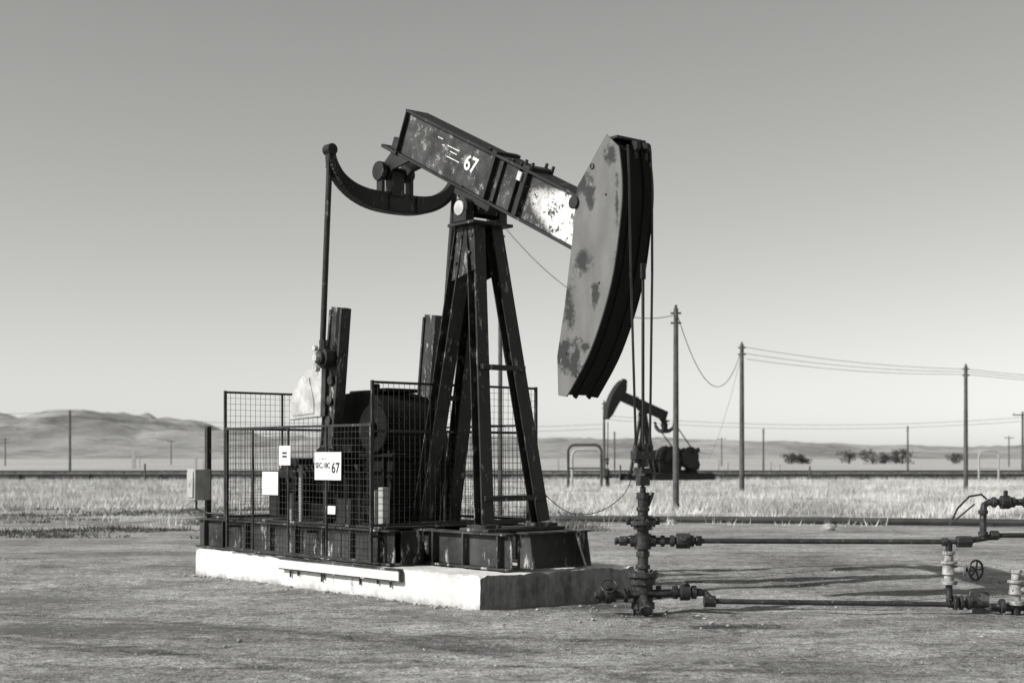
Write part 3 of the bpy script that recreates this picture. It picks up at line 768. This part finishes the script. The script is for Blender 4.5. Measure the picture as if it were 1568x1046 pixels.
for px, hgt in ((1212, 2.6), (1228, 2.4), (1300, 3.2), (1336, 3.4), (1352, 2.6), (1372, 4.0), (1382, 3.6), (1463, 2.6)):
    y = 345+random.uniform(-15, 15); x = (px-784)/2178*y
    trunk.cyl((x, y, 0), (x, y, hgt*.6), .2, .1, 8)
    for cl in range(14):
        c0 = Vector((x+random.gauss(0, hgt*.35), y+random.gauss(0, hgt*.35), hgt*random.uniform(.15, .85)))
        for l in range(45):
            q = c0+Vector((random.gauss(0, .45), random.gauss(0, .45), random.gauss(0, .3)))
            if q.z < .1: q.z = .1
            a, b_ = Vector([random.gauss(0, .22) for _ in range(3)]), Vector([random.gauss(0, .22) for _ in range(3)])
            co.append([tuple(q), tuple(q+a), tuple(q+b_)])
tr = tri_mesh('distant_trees', M_tree, np.array(co)); trunk.p = tr; trunk.done()

# ------------------------------------------------------------------ pipelines
pl = empty('pipeline', (0, 101, 0))
o = B('pipes', M_farpipe, pl)
o.cyl((-70, 0, .34), (70, 0, .36), .12, n=10); o.cyl((-70, .6, .58), (70, .6, .60), .08, n=10); o.done()
o = B('supports', M_farpipe, pl)
for x in range(-70, 71, 5): o.box((x, .3, .2), (.15, 1.2, .42))
o.done()
pl2 = empty('pipeline', (0, 0, 0))
o = B('pipes', M_farpipe, pl2); o.tube([(1.2, 35.5, .07), (6, 34.5, .08), (12, 32.5, .1), (20, 31.5, .1)], .08, 8); o.tube([(-3, 38, .05), (1.2, 35.9, .05), (6, 34.9, .05), (12, 33.1, .05), (20, 32, .05)], .06, 8); o.done()
o = B('sleepers', M_farpipe, pl2)
for x, y in ((3, 35.1), (7.5, 34.1), (11, 32.9), (15, 32.2)): o.box((x, y+.15, .03), (.15, .7, .1))
o.done()

# ------------------------------------------------------------------ poles + wires
def pole(x, y, h, r=.11, arm=None):
    e_ = empty('utility_pole', (x, y, 0))
    o = B('shaft', M_wood, e_); o.cyl((0, 0, -.1), (0, 0, h), r, r*.72, 12); o.done()
    if arm:
        o = B('crossarm', M_wood, e_); o.box((0, -r-.02, h-.35), (arm, .1, .12))
        for k in (-.45, 0, .45): o.cyl((k*arm, -r-.02, h-.29), (k*arm, -r-.02, h-.12), .04, n=8)
        o.done()
    else:
        o = B('hardware', M_farpipe, e_)
        for z in (.15, .45): o.cyl((-r-.06, 0, h-z), (r+.06, 0, h-z), .03, n=8)
        o.cyl((0, 0, h), (0, 0, h+.1), .04, n=8); o.done()
    return e_
def X(px, Y): return (px-784)/2178*Y
pole(X(766, 38.7), 38.7, 8.05, .07); pole(X(1035, 43.5), 43.5, 6.15, .10); pole(X(1136, 63), 63, 6.6, .12); pole(X(1479, 67), 67, 5.9, .11)
pole(X(1566, 150), 150, 6.4, .15, 2.2); pole(X(107, 150), 150, 6.5, .14); pole(X(925, 100), 100, 5.5, .11); pole(X(1169, 170), 170, 5.0, .12); pole(X(1390, 170), 170, 5.3, .12)
pole(X(941, 180), 180, 4.8, .12)
for px, Y_ in ((8, 260), (262, 300), (1105, 260), (1545, 240)): pole(X(px, Y_), Y_, 5.2, .12, 1.6)
wr = B('power_lines', M_wire)
def wire(p, q, sag, r=.014):
    p, q = Vector(p), Vector(q)
    wr.tube([p.lerp(q, t/24)-Vector((0, 0, sag*4*(t/24)*(1-t/24))) for t in range(25)], r, 4)
wire((X(766, 38.7), 38.7, 8.0), (X(1035, 43.5), 43.5, 5.95), .95, .011)
wire((X(1035, 43.5), 43.5, 6.1), (X(1136, 63), 63, 6.4), 2.0, .014)
for k, z in enumerate((6.5, 6.2, 5.95)):
    wire((X(1136, 63)+.1*k, 63, z), (X(1479, 67), 67, 5.75-.12*k), .2, .012)
    wire((X(1479, 67), 67, 5.75-.12*k), (X(1479, 67)+22, 75, 5.6-.1*k), .4, .012)
wire((X(1136, 63), 63, 6.2), (X(1085, 90), 90, 1.5), .5, .008)
for z in (6.4, 5.9): wire((X(107, 150), 150, z), (X(-500, 150), 150, z+1.2), .8, .025); wire((X(107, 150), 150, z), (X(925, 155), 155, z-1.2), 1.0, .025)
for z in (6.0, 5.6): wire((X(925, 150), 150, z), (X(1566, 150), 150, z-.2), .9, .025); wire((X(1566, 150), 150, z), (X(2300, 150), 150, z), .9, .025)
wr.done()
def arch(x, y, w_, h, mat, r=.09):
    e_ = empty('pipe_arch', (x, y, 0))
    o = B('tube', mat, e_)
    rr = .35
    pts = [(0, 0, 0), (0, 0, h-rr)]+[(rr-rr*math.cos(t), 0, h-rr+rr*math.sin(t)) for t in (.4, .8, 1.2, 1.57)]+[(w_-rr+rr*math.sin(t), 0, h-rr+rr*math.cos(t)) for t in (0, .4, .8, 1.2, 1.57)]+[(w_, 0, 0)]
    o.tube(pts, r, 8); o.done()
    o = B('rail', mat, e_); o.cyl((0, 0, h*.45), (w_, 0, h*.45), r*.6); o.done()
arch(X(870, 75), 75, 1.75, 2.25, M_farpipe, .07); arch(X(876, 77), 77, 1.6, 2.0, M_box, .07)
arch(X(1499, 90), 90, 1.25, 2.0, M_box, .06)
def fpost(x, y, h):
    o = B('fence_post', M_wood, None); o.cyl((x, y, 0), (x, y, h), .07, .06, 8); o.box((x+.5, y, h*.45), (1.1, .06, .1)); o.done()
fpost(X(222, 90), 90, 1.2); fpost(X(1240, 95), 95, 1.0); fpost(X(950, 92), 92, 1.1)
for px, Y_, h in ((205, 200, 2.4), (300, 160, 1.6), (1010, 120, 1.3), (1100, 125, 1.4), (1180, 130, 1.2), (855, 130, 1.6)):
    mk = B('marker_post', M_box)
    mk.box((X(px, Y_), Y_, h/2), (.5 if px == 205 else .2, .3, h)); mk.cyl((X(px, Y_)+.8, Y_, 0), (X(px, Y_)+.8, Y_, h*.8), .08, n=8)
    mk.done()

fp = pumpjack((X(930, 77), 77, 0), rad(31), rad(-45), rad(-75), False, M_farm)
fp.scale = (.9, .9, .9)

# ------------------------------------------------------------------ light, world, camera
el = rad(34); az = Vector((-.92, -.39, 0)).normalized()
tosun = Vector((az.x*math.cos(el), az.y*math.cos(el), math.sin(el)))
L = bpy.data.lights.new('sun', 'SUN'); L.energy = 5.0; L.angle = rad(.5); L.color = (1, .99, .965)
lo = bpy.data.objects.new('sun', L); scene.collection.objects.link(lo); lo.rotation_euler = (-tosun).to_track_quat('-Z', 'Y').to_euler()
wd = bpy.data.worlds.new('World'); scene.world = wd; wd.use_nodes = True; nt = wd.node_tree
bg = nt.nodes['Background']; sky = nt.nodes.new('ShaderNodeTexSky'); sky.sky_type = 'NISHITA'; sky.sun_disc = False
sky.sun_elevation = el; sky.sun_rotation = math.atan2(tosun.x, tosun.y) % (2*math.pi); sky.dust_density = 0.6
dt = nt.nodes.new('ShaderNodeVectorMath'); dt.operation = 'DOT_PRODUCT'; dt.inputs[1].default_value = (.66, .30, .15)
nt.links.new(sky.outputs[0], dt.inputs[0])
tn = nt.nodes.new('ShaderNodeVectorMath'); tn.operation = 'SCALE'; tn.inputs[0].default_value = (1, .998, .965)
nt.links.new(dt.outputs['Value'], tn.inputs['Scale']); nt.links.new(tn.outputs[0], bg.inputs[0]); bg.inputs[1].default_value = .13

cam = bpy.data.cameras.new('camera'); co_ = bpy.data.objects.new('camera', cam); scene.collection.objects.link(co_)
co_.location = (0, 0, 1.6); co_.rotation_euler = (rad(90), 0, 0)
cam.lens = 50; cam.sensor_width = 36; cam.shift_y = .1129; cam.clip_end = 12000
cam.dof.use_dof = True; cam.dof.focus_distance = 15.5; cam.dof.aperture_fstop = 2.0
scene.camera = co_
